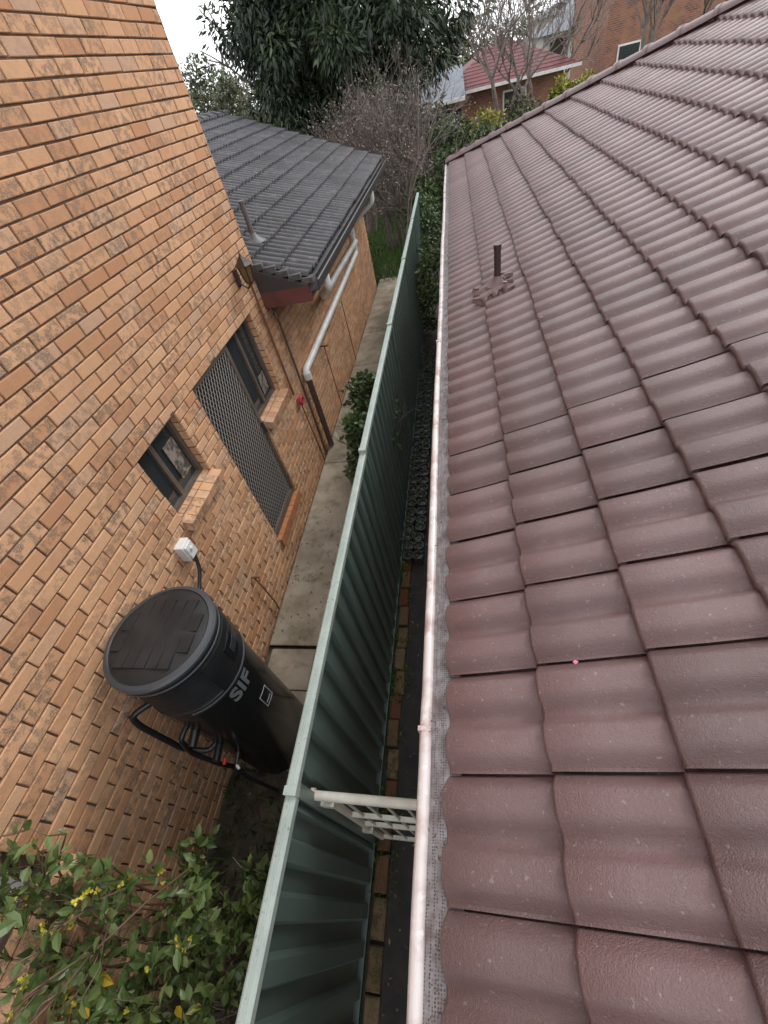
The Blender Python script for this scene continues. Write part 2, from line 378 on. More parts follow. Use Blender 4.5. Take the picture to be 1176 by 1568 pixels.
def smooth_path(pts,r=.07,k=4):
    pts=[Vector(p) for p in pts]; out=[pts[0]]
    for i in range(1,len(pts)-1):
        a=(pts[i-1]-pts[i]); b_=(pts[i+1]-pts[i]); ra=min(r,a.length*.45); rb=min(r,b_.length*.45)
        A=pts[i]+a.normalized()*ra; B=pts[i]+b_.normalized()*rb
        for j in range(k+1):
            t=j/k; out.append(A*(1-t)**2+pts[i]*2*t*(1-t)+B*t*t)
    out.append(pts[-1]); return out
pp=MB()
pp.tube(smooth_path([(EX+.05,10.2,EZ-.12),(EX+.05,10.2,EZ-.30),(PX,10.35,-2.15),(PX,10.35,-2.66),(PX,5.40,-2.72),(PX,5.40,-2.82)],.08),.05,12)
pp.tube(smooth_path([(EX+.05,5.65,EZ-.12),(EX+.05,5.65,EZ-.28),(PX+.05,7.0,-2.32),(PX+.05,10.3,-2.44)],.08),.05,12)
for (yy,zz) in ((10.35,-2.3),(5.40,-2.80)): pp.tube([(PX,yy,zz+.05),(PX,yy,zz-.05)],.06,12)
pp.tube([(PX+.05,7.15,-2.325),(PX+.05,7.3,-2.33)],.06,12)
pp.build('white_drain_pipe',[mPVC],house,angle=40)
bp=MB()
bp.tube([(PX,5.40,-2.83),(PX,5.40,GZ+.1)],.045,12)
bp.tube(smooth_path([(WX-.0,5.22,-1.75),(WX+.04,5.18,-1.85),(WX+.04,5.18,-3.2),(WX+.04,5.15,GZ+.1)],.05),.016,8,m=0)
bp.tube([(WX+.03,4.83,-1.30),(WX+.03,4.83,-2.75)],.014,8,m=1)
bp.tube([(WX+.03,4.95,-2.95),(WX+.03,5.02,GZ+.1)],.010,8,m=1)
bp.build('brown_downpipes',[mBrown,mCopper],house,angle=40)
hr=MB()
for k in range(5): 
    c=Vector((WX+.05,4.93,-2.90)); R=.045+.012*(k%2)
    pts=[(c.x+.012*k-.02,c.y+R*math.cos(a),c.z+R*1.1*math.sin(a)) for a in np.linspace(0,2*math.pi,14)]
    hr.tube(pts,.009,6)
hr.build('pink_hose_coil',[mRed],None,smooth=True)
la=MB(); c=Vector((WX+.13,4.62,-1.22))
la.box(WX,WX+.02,c.y-.04,c.y+.04,c.z-.08,c.z+.08)
la.tube(smooth_path([(WX+.02,c.y,c.z-.05),(WX+.09,c.y,c.z-.12),(c.x,c.y,c.z-.05)],.03),.009,6)
def frus(mb,c,z0,r0,z1,r1,m=0,n=6): mb.add([(c.x+r0*math.cos(2*math.pi*j/n),c.y+r0*math.sin(2*math.pi*j/n),z0) for j in range(n)]+[(c.x+r1*math.cos(2*math.pi*j/n),c.y+r1*math.sin(2*math.pi*j/n),z1) for j in range(n)],[(j,(j+1)%n,n+(j+1)%n,n+j) for j in range(n)]+[tuple(range(n))[::-1],tuple(range(n,2*n))],.5,m)
frus(la,c,c.z-.05,.045,c.z+.11,.075,1); frus(la,c,c.z+.11,.098,c.z+.135,.07); frus(la,c,c.z+.135,.07,c.z+.19,.02); frus(la,c,c.z+.19,.015,c.z+.22,.008); frus(la,c,c.z-.08,.015,c.z-.048,.052)
for j in range(6):
    a=2*math.pi*j/6; la.tube([(c.x+.047*math.cos(a),c.y+.047*math.sin(a),c.z-.05),(c.x+.077*math.cos(a),c.y+.077*math.sin(a),c.z+.11)],.008,4)
la.build('wall_lantern',[M('lantern_bronze',(.04,.025,.018),.45),M('amber_glass',(.14,.09,.04),.15)])
vp=MB(); vy,vx=5.77,-2.46; vz=EZ+PT*(EX-vx)
vp.tube([(vx,vy,vz-.05),(vx,vy,vz+.45)],.03,12); vp.tube([(vx,vy,vz+.43),(vx,vy,vz+.455)],.036,12); vp.lathe((vx,vy),[(.14,vz+.03),(.06,vz+.08),(.035,vz+.13)],16)
vp.build('roof_vent_pipe',[M('grey_pvc',(.12,.11,.11),.5)],None,angle=40)

# ------------------------------------------------------------------ RIGHT HOUSE
rh=empty('tiled_roof_house')
GX,GH=-.2,-1.64
hx0=-.118; hz0=GH+PT*(hx0-GX)-.004
rr=MB(); YE=11.15
def yhi(s): return YE-1.13*s*ca
tile_roof(rr,(hx0,0,hz0-.02),(0,1,0),(ca,0,sa),(-sa,0,ca),.318,.33,17,lambda s:-2.4,yhi,amp=.036,th=.038)
T=17*.33*ca
cap_tiles(rr,(hx0,YE,hz0+.06),(hx0+T,YE-1.13*T,hz0+T*PT+.06))
rr.build('maroon_tiled_roof',[mTile],rh,angle=40)
ro=MB(); ax=hx0+T; az=hz0+T*PT; ay=YE-1.13*T
ro.add([(hx0,YE,hz0-.01),(ax,ay,az-.01),(2*ax-hx0,YE,hz0-.01)],[(0,1,2)])
ro.add([(ax,ay,az),(ax,-2.4,az),(2*ax-hx0,-2.4,hz0),(2*ax-hx0,YE,hz0)],[(0,1,2,3)])
ro.add([(hx0+.02,-2.4,hz0-.03),(hx0+.02,YE-.02,hz0-.03),(ax,ay,az-.04),(ax,-2.4,az-.04)],[(0,1,2,3)])
ro.build('roof_far_slopes',[mTile],rh)
cap=MB(); cap_tiles(cap,(ax,ay,az+.05),(ax,-2.4,az+.05)); cap.build('ridge_caps',[mTile],rh,angle=40)
rw=MB(); lay(rw,(.38,-2.3,GZ),(0,1,0),(-1,0,0),13.0,2.3); rw.box(.40,2*ax-.6,-2.3,10.6,GZ,-1.85,m=1)
rw.box(-.08,.4,-2.4,YE-.05,-1.85,-1.83,m=2); rw.box(-.105,-.085,-2.4,YE,-1.85,-1.64,m=2)
rw.build('side_wall',[mBrick,mMortar,mPaleWall],rh)
gg=MB()
gp=[(-.110,-1.65),(-.110,-1.76),(-.208,-1.76),(-.224,-1.67),(-.232,-1.645),(-.232,-1.622),(-.223,-1.611),(-.208,-1.608),(-.196,-1.614),(-.190,-1.627),(-.194,-1.637),(-.204,-1.66),(-.198,-1.75),(-.118,-1.75),(-.118,-1.65)]
segs=np.arange(-2.4,YE+.06,.12); pv=[];pf=[];k=len(gp)
for i,y in enumerate(segs):
    dx=.003*math.sin(y*1.9)+random.uniform(-.0014,.0014); dz=.003*math.sin(y*1.3+1)+random.uniform(-.001,.001)
    pv+=[(a+dx,y,c+dz) for a,c in gp]
for i in range(len(segs)-1):
    for j in range(k): pf.append((i*k+j,i*k+(j+1)%k,(i+1)*k+(j+1)%k,(i+1)*k+j))
gg.add(pv,pf)
for y in (.45,3.4,8.8): gg.box(-.236,-.191,y,y+.016,-1.70,-1.606)
gg.build('cream_gutter',[mGut],rh,angle=50)
mGuard,nt,b=newmat('perforated_gutter_guard'); tc=N(nt,'ShaderNodeTexCoord').outputs['Object']
vo=N(nt,'ShaderNodeTexVoronoi'); vo.inputs['Scale'].default_value=130; vo.inputs['Randomness'].default_value=.3; nt.links.new(tc,vo.inputs['Vector'])
c=mix(nt,mr(nt,vo.outputs['Distance'],.25,.42),(.045,.04,.04),(.23,.21,.215)); c=mix(nt,mr(nt,noise(nt,tc,20),.42,.65,0,.8),c,(.10,.07,.065)); nt.links.new(c,b.inputs['Base Color']); b.inputs['Roughness'].default_value=.5
gm=MB(); pv=[];pf=[]
ys=np.arange(-2.4,YE,.05)
for i,y in enumerate(ys):
    for j,(a,c) in enumerate(((-.196,-1.624),(-.165,-1.610),(-.135,-1.604),(-.085,-1.602))):
        pv.append((a,y,c+random.uniform(-.005,.005)*(1 if 0<j<3 else .2)))
for i in range(len(ys)-1):
    for j in range(3): pf.append((i*4+j,i*4+j+1,(i+1)*4+j+1,(i+1)*4+j))
gm.add(pv,pf); gm.build('gutter_guard',[mGuard],rh,smooth=True)
vx,vy=.28,3.82; vz=-1.559+PT*vx
v2=MB(); v2.tube([(vx,vy,vz-.05),(vx,vy,vz+.34)],.026,14,m=0)
for k in range(9): v2.tube([(vx,vy,vz+.10+k*.026),(vx,vy,vz+.112+k*.026)],.029,14,m=0)
v2.tube([(vx,vy,vz+.31),(vx,vy,vz+.345)],.031,14,m=0)
v2.lathe((vx,vy),[(.085,vz+.045),(.05,vz+.075),(.03,vz+.12)],16,m=1)
K=22; vs=[]
for i in range(K+1):
    for j in range(K+1):
        a=-.17+.26*i/K; b_=-.15+.27*j/K
        h=.030+.038*roll(((vy+b_)/.159)%1.0)+random.uniform(-.003,.004)
        ed=min(i,K-i,j,K-j)
        e=.03*math.sin(j*1.1)+.02*math.cos(j*.7); e2=.03*math.sin(i*.9)
        if ed==0: h-=.03
        vs.append((vx+a+(e if i<2 or i>K-2 else 0),vy+b_+(e2 if j<2 or j>K-2 else 0),vz+PT*a+h))
v2.add(vs,[(i*(K+1)+j,i*(K+1)+j+1,(i+1)*(K+1)+j+1,(i+1)*(K+1)+j) for i in range(K) for j in range(K)],m=1)
v2.build('roof_vent_pipe',[M('vent_brown',(.05,.028,.028),.4),M('painted_lead',(.12,.065,.062),.45,(.17,.11,.108),scale=14,bmp=.5,bscale=30)],None,angle=50)

# ------------------------------------------------------------------ FENCE
fe=empty('green_metal_fence'); FX=-.913
joints=[-4.6,-2.1,.34,2.82,5.25,7.65,10.0,12.2]; tops=[-2.25,-2.235,-2.215,-2.185,-2.17,-2.16,-2.15]
fs=MB();fc=MB()
for i in range(7):
    a,b_=joints[i],joints[i+1]; zt=tops[i]
    pts=[];y=a
    while y<b_:
        for (dy,dx) in ((0,-.017),(.070,-.017),(.088,.017),(.162,.017),(.180,-.017)):
            if y+dy<b_: pts.append((y+dy,dx))
        y+=.19
    pts.append((b_,-.017))
    vs=[(FX+dx,yy,GZ+.03) for yy,dx in pts]+[(FX+dx,yy,zt-.02) for yy,dx in pts]; n=len(pts)
    fs.add(vs,[(j,j+1,n+j+1,n+j) for j in range(n-1)])
    w=.028
    cp=[(FX-w,zt-.045),(FX-w,zt-.006),(FX-w*.7,zt),(FX-.006,zt+.001),(FX-.003,zt-.003),(FX+.003,zt-.003),(FX+.006,zt+.001),(FX+w*.7,zt),(FX+w,zt-.006),(FX+w,zt-.045),(FX+w-.004,zt-.045),(FX-w+.004,zt-.045)]
    fc.extrude_y(cp,a+.004,b_-.004,close=True)
    fs.box(FX-.022,FX+.022,a,b_,GZ+.02,GZ+.07)
    fs.box(FX-.030,FX+.030,a-.030,a+.030,GZ,zt-.047)
    fc.box(FX-.031,FX+.031,a-.030,a+.008,zt-.05,zt+.0025)
fs.build('sheets_and_posts',[mFence],fe); fc.build('cap_rail',[mCap],fe)

# ------------------------------------------------------------------ GATE
ga=MB(); gy=.36; gx0,gx1=-.86,.30; gt=-2.50
ga.tube([(gx0+.02,gy,GZ),(gx0+.02,gy,gt-.02)],.022,12)
ga.tube([(gx0-.035,gy,gt),(gx1,gy,gt)],.024,14)
ga.tube([(gx0-.05,gy,gt),(gx0-.03,gy,gt)],.034,14)
for z in (gt-.55,GZ+.75,GZ+.10): ga.box(gx0+.03,gx1,gy-.013,gy+.013,z-.016,z+.016)
for i in range(10):
    x=gx0+.11+i*.11; ga.tube([(x,gy,GZ+.08),(x,gy,gt)],.008,8)
ga.box(gx0-.03,gx0+.05,gy-.03,gy+.03,gt-.16,gt-.10); ga.box(gx0-.03,gx0+.05,gy-.03,gy+.03,GZ+.5,GZ+.56)
ga.build('side_gate',[mCream],None,angle=40)

# ------------------------------------------------------------------ GROUNDS
g=MB(); g.add([(-150,-60,GZ),(150,-60,GZ),(150,300,GZ),(-150,300,GZ)],[(0,1,2,3)]); g.build('ground',[mGround])
g=MB()
def patch(mb,x0,x1,y0,y1,z,nx,ny,amp):
    vs=[(x0+(x1-x0)*i/nx,y0+(y1-y0)*j/ny,z+random.uniform(0,amp)) for j in range(ny+1) for i in range(nx+1)]
    mb.add(vs,[(j*(nx+1)+i,j*(nx+1)+i+1,(j+1)*(nx+1)+i+1,(j+1)*(nx+1)+i) for j in range(ny) for i in range(nx)])
patch(g,WX+.001,FX-.03,-3,1.95,GZ+.006,20,60,.02); patch(g,-1.16,FX-.03,1.95,12.2,GZ+.006,5,120,.05)
g.build('soil_bed',[mDirt],smooth=True)
g=MB(); patch(g,FX+.03,.379,-3,13.5,GZ+.005,10,100,.008); g.build('side_passage_ground',[mDark],smooth=True)
g=MB(); y=1.93
for L in (3.05,1.55,1.5,1.5,1.5,1.9):
    b_=y+L-.012; x0,x1=WX+.02,-1.16; z0,z1=GZ-.05,GZ+.065; c=.008
    g.add([(x0,y,z0),(x1,y,z0),(x1,b_,z0),(x0,b_,z0),(x0,y,z1-c),(x1,y,z1-c),(x1,b_,z1-c),(x0,b_,z1-c),(x0+c,y+c,z1),(x1-c,y+c,z1),(x1-c,b_-c,z1),(x0+c,b_-c,z1)],
      [(0,1,5,4),(1,2,6,5),(2,3,7,6),(3,0,4,7),(4,5,9,8),(5,6,10,9),(6,7,11,10),(7,4,8,11),(8,9,10,11)]); y+=L
g.box(WX+.02,-1.16,1.93,12.8,GZ-.04,GZ+.05)
g.box(WX+.06,-1.2,.75,1.45,GZ-.04,GZ+.05)
for (a,b_,c_,d_) in ((-2.25,-1.75,1.47,1.9),(-1.7,-1.3,1.5,1.88)): g.box(a,b_,c_,d_,GZ-.04,GZ+.035)
g.build('concrete_path',[mConc])
e=MB(); y=-2.2
while y<2.95:
    L=.225+random.uniform(-.01,.01); a=random.uniform(-.012,.012)
    x0=FX+.045+a; h=GZ+.06+random.uniform(-.02,.015); t=.010; w=.10
    vs=[(x0+t,y+t,h),(x0+w-t,y+t,h),(x0+w-t,y+L-t,h),(x0+t,y+L-t,h),(x0,y,h-t),(x0+w,y,h-t),(x0+w,y+L,h-t),(x0,y+L,h-t),(x0,y,GZ-.02),(x0+w,y,GZ-.02),(x0+w,y+L,GZ-.02),(x0,y+L,GZ-.02)]
    f=[(0,1,2,3)]
    for i in range(4): k=(i+1)%4; f+=[(i+4,k+4,k,i),(i+8,k+8,k+4,i+4)]
    e.add(vs,f,random.random()); y+=L+random.uniform(.008,.025)
e.build('brick_edging',[mEdge])

# ------------------------------------------------------------------ leaves
def rand_dirs(n):
    v=rng.normal(size=(n,3)); return v/np.linalg.norm(v,axis=1)[:,None]
def leaves(name,P,D,L,W,R,mat,parent=None,oval=False):
    n=len(P); side=np.cross(D,rand_dirs(n)); side/=np.linalg.norm(side,axis=1)[:,None]+1e-9
    up=np.cross(side,D); L=np.broadcast_to(L,(n,))[:,None]; W=np.broadcast_to(W,(n,))[:,None]
    if oval:
        sg=np.sign(up[:,2:3]+1e-6); up=up*sg; side=side*sg
        pts=[P,P+D*L*.28+side*W*.45+up*W*.14,P+D*L*.62+side*W*.42+up*W*.14-up*L*.04,P+D*L-up*L*.14,P+D*L*.62-side*W*.42+up*W*.14-up*L*.04,P+D*L*.28-side*W*.45+up*W*.14,P+D*L*.3,P+D*L*.63-up*L*.04]
        V=np.stack(pts,1).reshape(-1,3); b=np.arange(n)*8
        F=[];
        for i in b.tolist(): F+= [(i,i+1,i+6),(i+1,i+2,i+7,i+6),(i+2,i+3,i+7),(i+3,i+4,i+7),(i+4,i+5,i+6,i+7),(i+5,i,i+6)]
        RR=np.repeat(R,6)
    else:
        pts=[P,P+D*L*.45+side*W*.5,P+D*L,P+D*L*.45-side*W*.5+up*W*.3]
        V=np.stack(pts,1).reshape(-1,3); F=[(i,i+1,i+2,i+3) for i in (np.arange(n)*4).tolist()]; RR=R
    me=bpy.data.meshes.new(name); me.from_pydata(V.tolist(),[],F)
    at=me.attributes.new('tone','FLOAT','FACE'); at.data.foreach_set('value',np.clip(RR,0,1).astype(np.float32))
    me.materials.append(mat)
    o=bpy.data.objects.new(name,me); S.collection.objects.link(o)
    if parent: o.parent=parent
    return o
def cloud(centers,radii,per,droop=.0,shell=.5):
    Ps=[];Ds=[];Rs=[]
    for c,r in zip(centers,radii):
        d=rand_dirs(per); rad=r*(shell+(1-shell)*rng.random(per))[:,None]
        p=np.array(c)+d*rad*np.array([1,1,.85])
        dd=d+rand_dirs(per)*.8; dd[:,2]-=droop; dd/=np.linalg.norm(dd,axis=1)[:,None]
        Ps.append(p);Ds.append(dd);Rs.append(.5+.28*d[:,2]+rng.normal(size=per)*.16+rng.normal()*.12)  # random leaf tone plus painted top light: clump tops paler, undersides darker
    return np.concatenate(Ps),np.concatenate(Ds),np.concatenate(Rs)
def branches(mb,base,height,levels=4,spread=.6,r0=.08,nb=3,up=.35,first=.35,m=0,ends=None):
    def rec(p,d,L,r,l):
        q=p; pts=[p];rad=[r]
        for k in range(3):
            d2=(d+Vector((random.gauss(0,.13),random.gauss(0,.13),random.gauss(0,.08)+.03*up))).normalized(); q=q+d2*L/3; pts.append(q); rad.append(r*(1-.13*(k+1))); d=d2
        mb.tube(pts,rad,5 if l<2 else 3,m=m,caps=False)
        if l==levels:
            if ends is not None: ends.append(q)
            return
        for k in range(nb+(1 if random.random()<.4 else 0)):
            a=random.uniform(0,2*math.pi); s=spread*random.uniform(.6,1.2)
            ax_=d.orthogonal().normalized(); ax_.rotate(Matrix.Rotation(a,3,d)); nd=(d+ax_*s+Vector((0,0,up*.4))).normalized()
            st=pts[random.choice([2,3,3])]; rec(st,nd,L*random.uniform(.6,.85),r*.58,l+1)
    rec(Vector(base),Vector((random.uniform(-.1,.1),random.uniform(-.1,.1),1)).normalized(),height*first,r0,0)

gEver=leafmat('evergreen_leaves',[(0,(.008,.017,.008)),(.5,(.022,.042,.018)),(.8,(.052,.08,.032)),(1,(.12,.15,.065))],0)  # palest stops are foliage highlights put into the leaf colour
gOlive=leafmat('olive_leaves',[(0,(.03,.035,.012)),(.5,(.065,.075,.03)),(1,(.12,.125,.055))],0)
gYel=leafmat('yellow_green_leaves',[(0,(.07,.08,.012)),(.5,(.20,.20,.025)),(1,(.36,.33,.04))],0)
gMid=leafmat('shrub_leaves',[(0,(.018,.035,.012)),(.5,(.05,.085,.025)),(1,(.11,.16,.05))],0)
gNear=leafmat('glossy_shrub_leaves',[(0,(.035,.055,.02)),(.35,(.075,.12,.035)),(.7,(.14,.20,.06)),(.93,(.24,.28,.10)),(1,(.55,.38,.03))],.25,.38)
gGrass=leafmat('grass_blades',[(0,(.03,.06,.012)),(.5,(.07,.15,.02)),(1,(.14,.22,.04))],0)
gDry=leafmat('dry_brown_leaves',[(0,(.08,.06,.05)),(.5,(.18,.145,.12)),(1,(.28,.24,.20))],0)

def ell(c,r,n,shell=.45,zmin=None):
    d=rand_dirs(n); q=(shell+(1-shell)*rng.random(n)**.6)[:,None]
    p=np.array(c)+d*q*np.array(r)
    if zmin is not None: p=p[p[:,2]>zmin]
    return p
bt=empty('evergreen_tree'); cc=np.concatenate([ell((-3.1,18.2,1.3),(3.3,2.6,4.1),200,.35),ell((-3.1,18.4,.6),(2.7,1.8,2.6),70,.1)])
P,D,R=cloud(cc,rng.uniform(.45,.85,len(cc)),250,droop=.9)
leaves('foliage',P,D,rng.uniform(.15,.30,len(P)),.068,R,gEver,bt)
tb=MB(); branches(tb,(-3.2,18.2,GZ),9,4,.55,.22,3,.4); tb.build('trunk_and_limbs',[mBark],bt,smooth=True)
for (x,y,zc,rx,rz_,mt,n) in ((-12.2,30,-.3,2.0,2.1,gOlive,60),(-9.4,32,-.7,1.5,1.6,gOlive,45),(-7.9,27,-1.2,.9,1.2,gYel,20),(-15.5,36,0,3,2.5,gMid,60)):
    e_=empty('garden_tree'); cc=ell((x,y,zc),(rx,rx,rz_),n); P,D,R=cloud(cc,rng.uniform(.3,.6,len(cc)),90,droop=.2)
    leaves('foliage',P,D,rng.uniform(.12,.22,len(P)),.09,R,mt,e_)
    tb=MB(); branches(tb,(x,y,GZ),5.5,3,.6,.12); tb.build('trunk',[mBark],e_)
def shrub(nm,c,r,n,mt,per=90,L=.09,cr=(.18,.34),stem=True,droop=.2,W=.5):
    e_=empty(nm); cc=ell(c,r,n,.3,GZ+.05); P,D,R=cloud(cc,rng.uniform(cr[0],cr[1],len(cc)),per,droop=droop,shell=.3)
    leaves('foliage',P,D,rng.uniform(.7,1.2,len(P))*L,L*W,R,mt,e_)
    if stem:
        tb=MB()
        for k in range(3): branches(tb,(c[0]+random.uniform(-.1,.1),c[1]+random.uniform(-.1,.1),GZ),(c[2]-GZ)+r[2]*.5,3,.6,.025,2)
        tb.build('stems',[mBark],e_)
shrub('green_shrub',(-.1,15.5,-2.7),(.9,1.0,1.35),60,gMid,110,.12)
shrub('green_shrub',(-.9,14.6,-3.2),(.5,.8,1.0),30,gMid,100,.12)
shrub('green_shrub',(1.2,17.5,-2.8),(.8,1.0,1.0),36,gEver,100,.12)
shrub('yellow_green_shrub',(.9,20,-2.4),(.75,.8,.75),34,gYel,90,.13)
shrub('yellow_green_shrub',(4.7,24.5,-2.2),(1.2,.8,.6),30,gYel,90,.15)
shrub('yellow_green_shrub',(2.6,23,-2.5),(.8,.7,.6),22,gOlive,90,.15)
shrub('hedge_shrub',(-1.20,4.3,-3.0),(.20,.85,.62),44,gMid,100,.085,(.10,.20),W=.6)
shrub('hedge_shrub',(-1.13,3.1,-3.75),(.12,.5,.3),14,gMid,60,.06,(.08,.14))
shrub('hedge_shrub',(-1.10,6.2,-3.7),(.10,.9,.35),20,gMid,60,.06,(.08,.14))
shrub('potted_shrub',(-.70,9.4,-3.3),(.10,1.5,.75),24,gMid,70,.09,(.12,.2))
shrub('potted_shrub',(-.74,12.4,-3.1),(.2,1.2,.9),28,gMid,80,.10,(.12,.24))
cs=[];rs_=[]
for k in range(240):
    y=rng.uniform(70,120); x=rng.uniform(-75,80); cs.append((x,y,GZ+rng.uniform(.5,6.0+rng.random()*1.5))); rs_.append(rng.uniform(1.2,2.4))
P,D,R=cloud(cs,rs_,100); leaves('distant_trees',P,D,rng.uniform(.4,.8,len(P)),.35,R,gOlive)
e_=empty('brown_twiggy_shrub'); tw=MB(); ends=[]
for k in range(12): branches(tw,(-1.85+random.uniform(-.7,.7),15.6+random.uniform(-.4,.4),GZ),4.6,5,.7,.04,3,.25,.29,ends=ends)
tw.build('twigs',[mTwig],e_)
en=np.array([tuple(q) for q in ends]); idx=rng.integers(0,len(en),6000); P=en[idx]+rng.normal(size=(6000,3))*.06; D=rand_dirs(6000); D[:,2]-=.5; D/=np.linalg.norm(D,axis=1)[:,None]
leaves('dry_leaves',P,D,rng.uniform(.04,.09,6000),.03,rng.random(6000),gDry,e_)
for (x,y,h,l) in ((1.7,23,7.0,5),(3.6,27,7.5,5),(7.2,25,7.5,5),(9.4,27,7,5),(5.2,33,7,4)):
    tb=MB(); branches(tb,(x,y,GZ),h,l,.7,.13,3,.45,.3); tb.build('bare_tree',[mTwig])
tb=MB(); branches(tb,(-1.6,13.6,GZ),3.2,3,.4,.03,2,.5,.5); tb.build('thin_sapling',[mTwig])
n=22000; P=np.stack([rng.uniform(-4.5,-.95,n),rng.uniform(12.6,20,n),np.full(n,GZ)],1)
P2=np.stack([rng.uniform(-1.16,-.97,900),rng.uniform(1.9,12,900),np.full(900,GZ+.02)],1); P=np.concatenate([P,P2]); n=len(P)
D=rand_dirs(n)*.5; D[:,2]=1; D/=np.linalg.norm(D,axis=1)[:,None]
leaves('grass',P,D,rng.uniform(.06,.14,n),.018,rng.random(n),gGrass)
pt=MB()
y=3.05
while y<8.2:
    for xx in (FX+.10,FX+.235):
        c_=(xx+random.uniform(-.012,.012),y+random.uniform(-.012,.012)); h=GZ+.14
        pt.lathe(c_,[(.045,GZ+.01),(.056,h-.02),(.064,h-.02),(.064,h),(.055,h),(.052,h-.03),(0,h-.03)],14)
    y+=.145
pt.build('row_of_small_pots',[M('grey_pot_plastic',(.06,.06,.064),.35)],None,angle=40)
n=700; P=np.stack([rng.uniform(FX+.05,FX+.28,n),rng.uniform(3.0,8.4,n),np.full(n,GZ+.11)],1); D=rand_dirs(n)*.9; D[:,2]=.8; D/=np.linalg.norm(D,axis=1)[:,None]
leaves('pot_seedlings',P,D,rng.uniform(.03,.09,n),.03,.3+.7*rng.random(n),gMid)
n=1800; P=np.stack([FX+.03+np.abs(rng.normal(size=n))*.07,rng.uniform(-1.5,3.0,n),np.full(n,GZ+.03)],1); P=P[np.sin(P[:,1]*5)+np.sin(P[:,1]*13.1)>.1]; n=len(P); D=rand_dirs(n)*.9; D[:,2]=.8; D/=np.linalg.norm(D,axis=1)[:,None]
leaves('moss_and_weeds',P,D,rng.uniform(.02,.08,n),.016,rng.random(n),gGrass)
gDead=leafmat('dead_leaf',[(0,(.06,.035,.02)),(.6,(.16,.10,.05)),(1,(.35,.27,.12))],0)
n=1100; P=np.stack([rng.uniform(-2.28,.2,n),rng.uniform(-1,4,n),np.full(n,GZ+.03)],1)
m_=(P[:,0]<-1.16)&(P[:,1]>1.9); P[m_,2]=GZ+.07; D=rand_dirs(n); D[:,2]*=.1; D/=np.linalg.norm(D,axis=1)[:,None]
leaves('leaf_litter',P,D,rng.uniform(.015,.045,n),.016,rng.random(n),gDead)
n=420; P=np.stack([rng.uniform(-.192,-.13,n),rng.uniform(-1,10,n),np.full(n,-1.598)],1); D=rand_dirs(n); D[:,2]*=.1; D/=np.linalg.norm(D,axis=1)[:,None]
leaves('leaf_litter',P,D,rng.uniform(.006,.018,n),.006,rng.random(n)*.6,gDead)
pr=[]
for (x_,y_) in ((.86,1.62),(.28,.62),(1.35,2.2),(.5,2.9),(1.6,1.2),(.9,4.2),(2.0,3.3),(.45,5.1)):
    s=(x_-hx0)/ca; fr=(s/.33)%1; pr.append((x_,y_,hz0-.02+(s*sa)+.046*ca+.036*(1-fr)))
pr=np.array(pr); D=rand_dirs(len(pr)); D[:,2]=.25*np.abs(D[:,2]); D/=np.linalg.norm(D,axis=1)[:,None]
leaves('fallen_petals',pr,D,.018,.014,rng.random(len(pr)),leafmat('pink_petal',[(0,(.6,.12,.25)),(1,(.7,.3,.4))],0))

# ---- near flowering shrub (leans against the wall, kept clear of heater and fence)
ns=empty('flowering_shrub'); stems=MB(); Ps=[];Ds=[];Ls=[];Rs=[];FP=[]
def grow_ok(q):
    h=q.z-GZ
    if h>1.9: return False if (q.y>.12 or q.x>-1.95) else True
    if h>1.2: return q.y<.08 and q.x<-1.70
    if h>.7: return q.y<.22 and q.x<-1.35
    return q.y<.45 and q.x<-1.08
def stem(p,d,L,r,l,den=1.):
    q=Vector(p); d=Vector(d); pts=[q.copy()]; K=6
    for k in range(K):
        d=(d+Vector((random.gauss(0,.10),random.gauss(0,.10),random.gauss(0,.06)))).normalized(); nq=q+d*L/K
        if nq.x<WX+.06: nq.x=WX+.06; d.x=abs(d.x)*.3
        if not grow_ok(nq):
            d=(d+Vector((-.6,-.7,.1))).normalized(); nq=q+d*L/K
            if nq.x<WX+.06: nq.x=WX+.06
            if not grow_ok(nq): break
        q=nq; pts.append(q.copy())
        if l>=1 or k>3:
            if random.random()<.75*den:
                ld=(d*.5+Vector(rand_dirs(1)[0])*.9); ld.z+=.15; ld.normalize()
                Ps.append(tuple(q));Ds.append(tuple(ld));Ls.append(random.uniform(.045,.10));Rs.append(min(.9,max(0,random.gauss(.60,.2))) if random.random()>.008 else 1.)
    n_=len(pts)
    if n_<2: return
    stems.tube(pts,[r*(1-.6*i/K) for i in range(n_)],5,random.random())
    if l>=2 and q.z>-3.0 and random.random()<.16: FP.append(q.copy())
    if l<3:
        for k in range(3 if den>.8 or l>0 else 2):
            a=pts[random.randint(min(n_-1,3 if l==0 else 2),n_-1)]; nd=(d+Vector(rand_dirs(1)[0])*.8+Vector((0,0,.35))).normalized(); stem(a,nd,min(L,1.1)*random.uniform(.42,.62),r*.6,l+1,den)
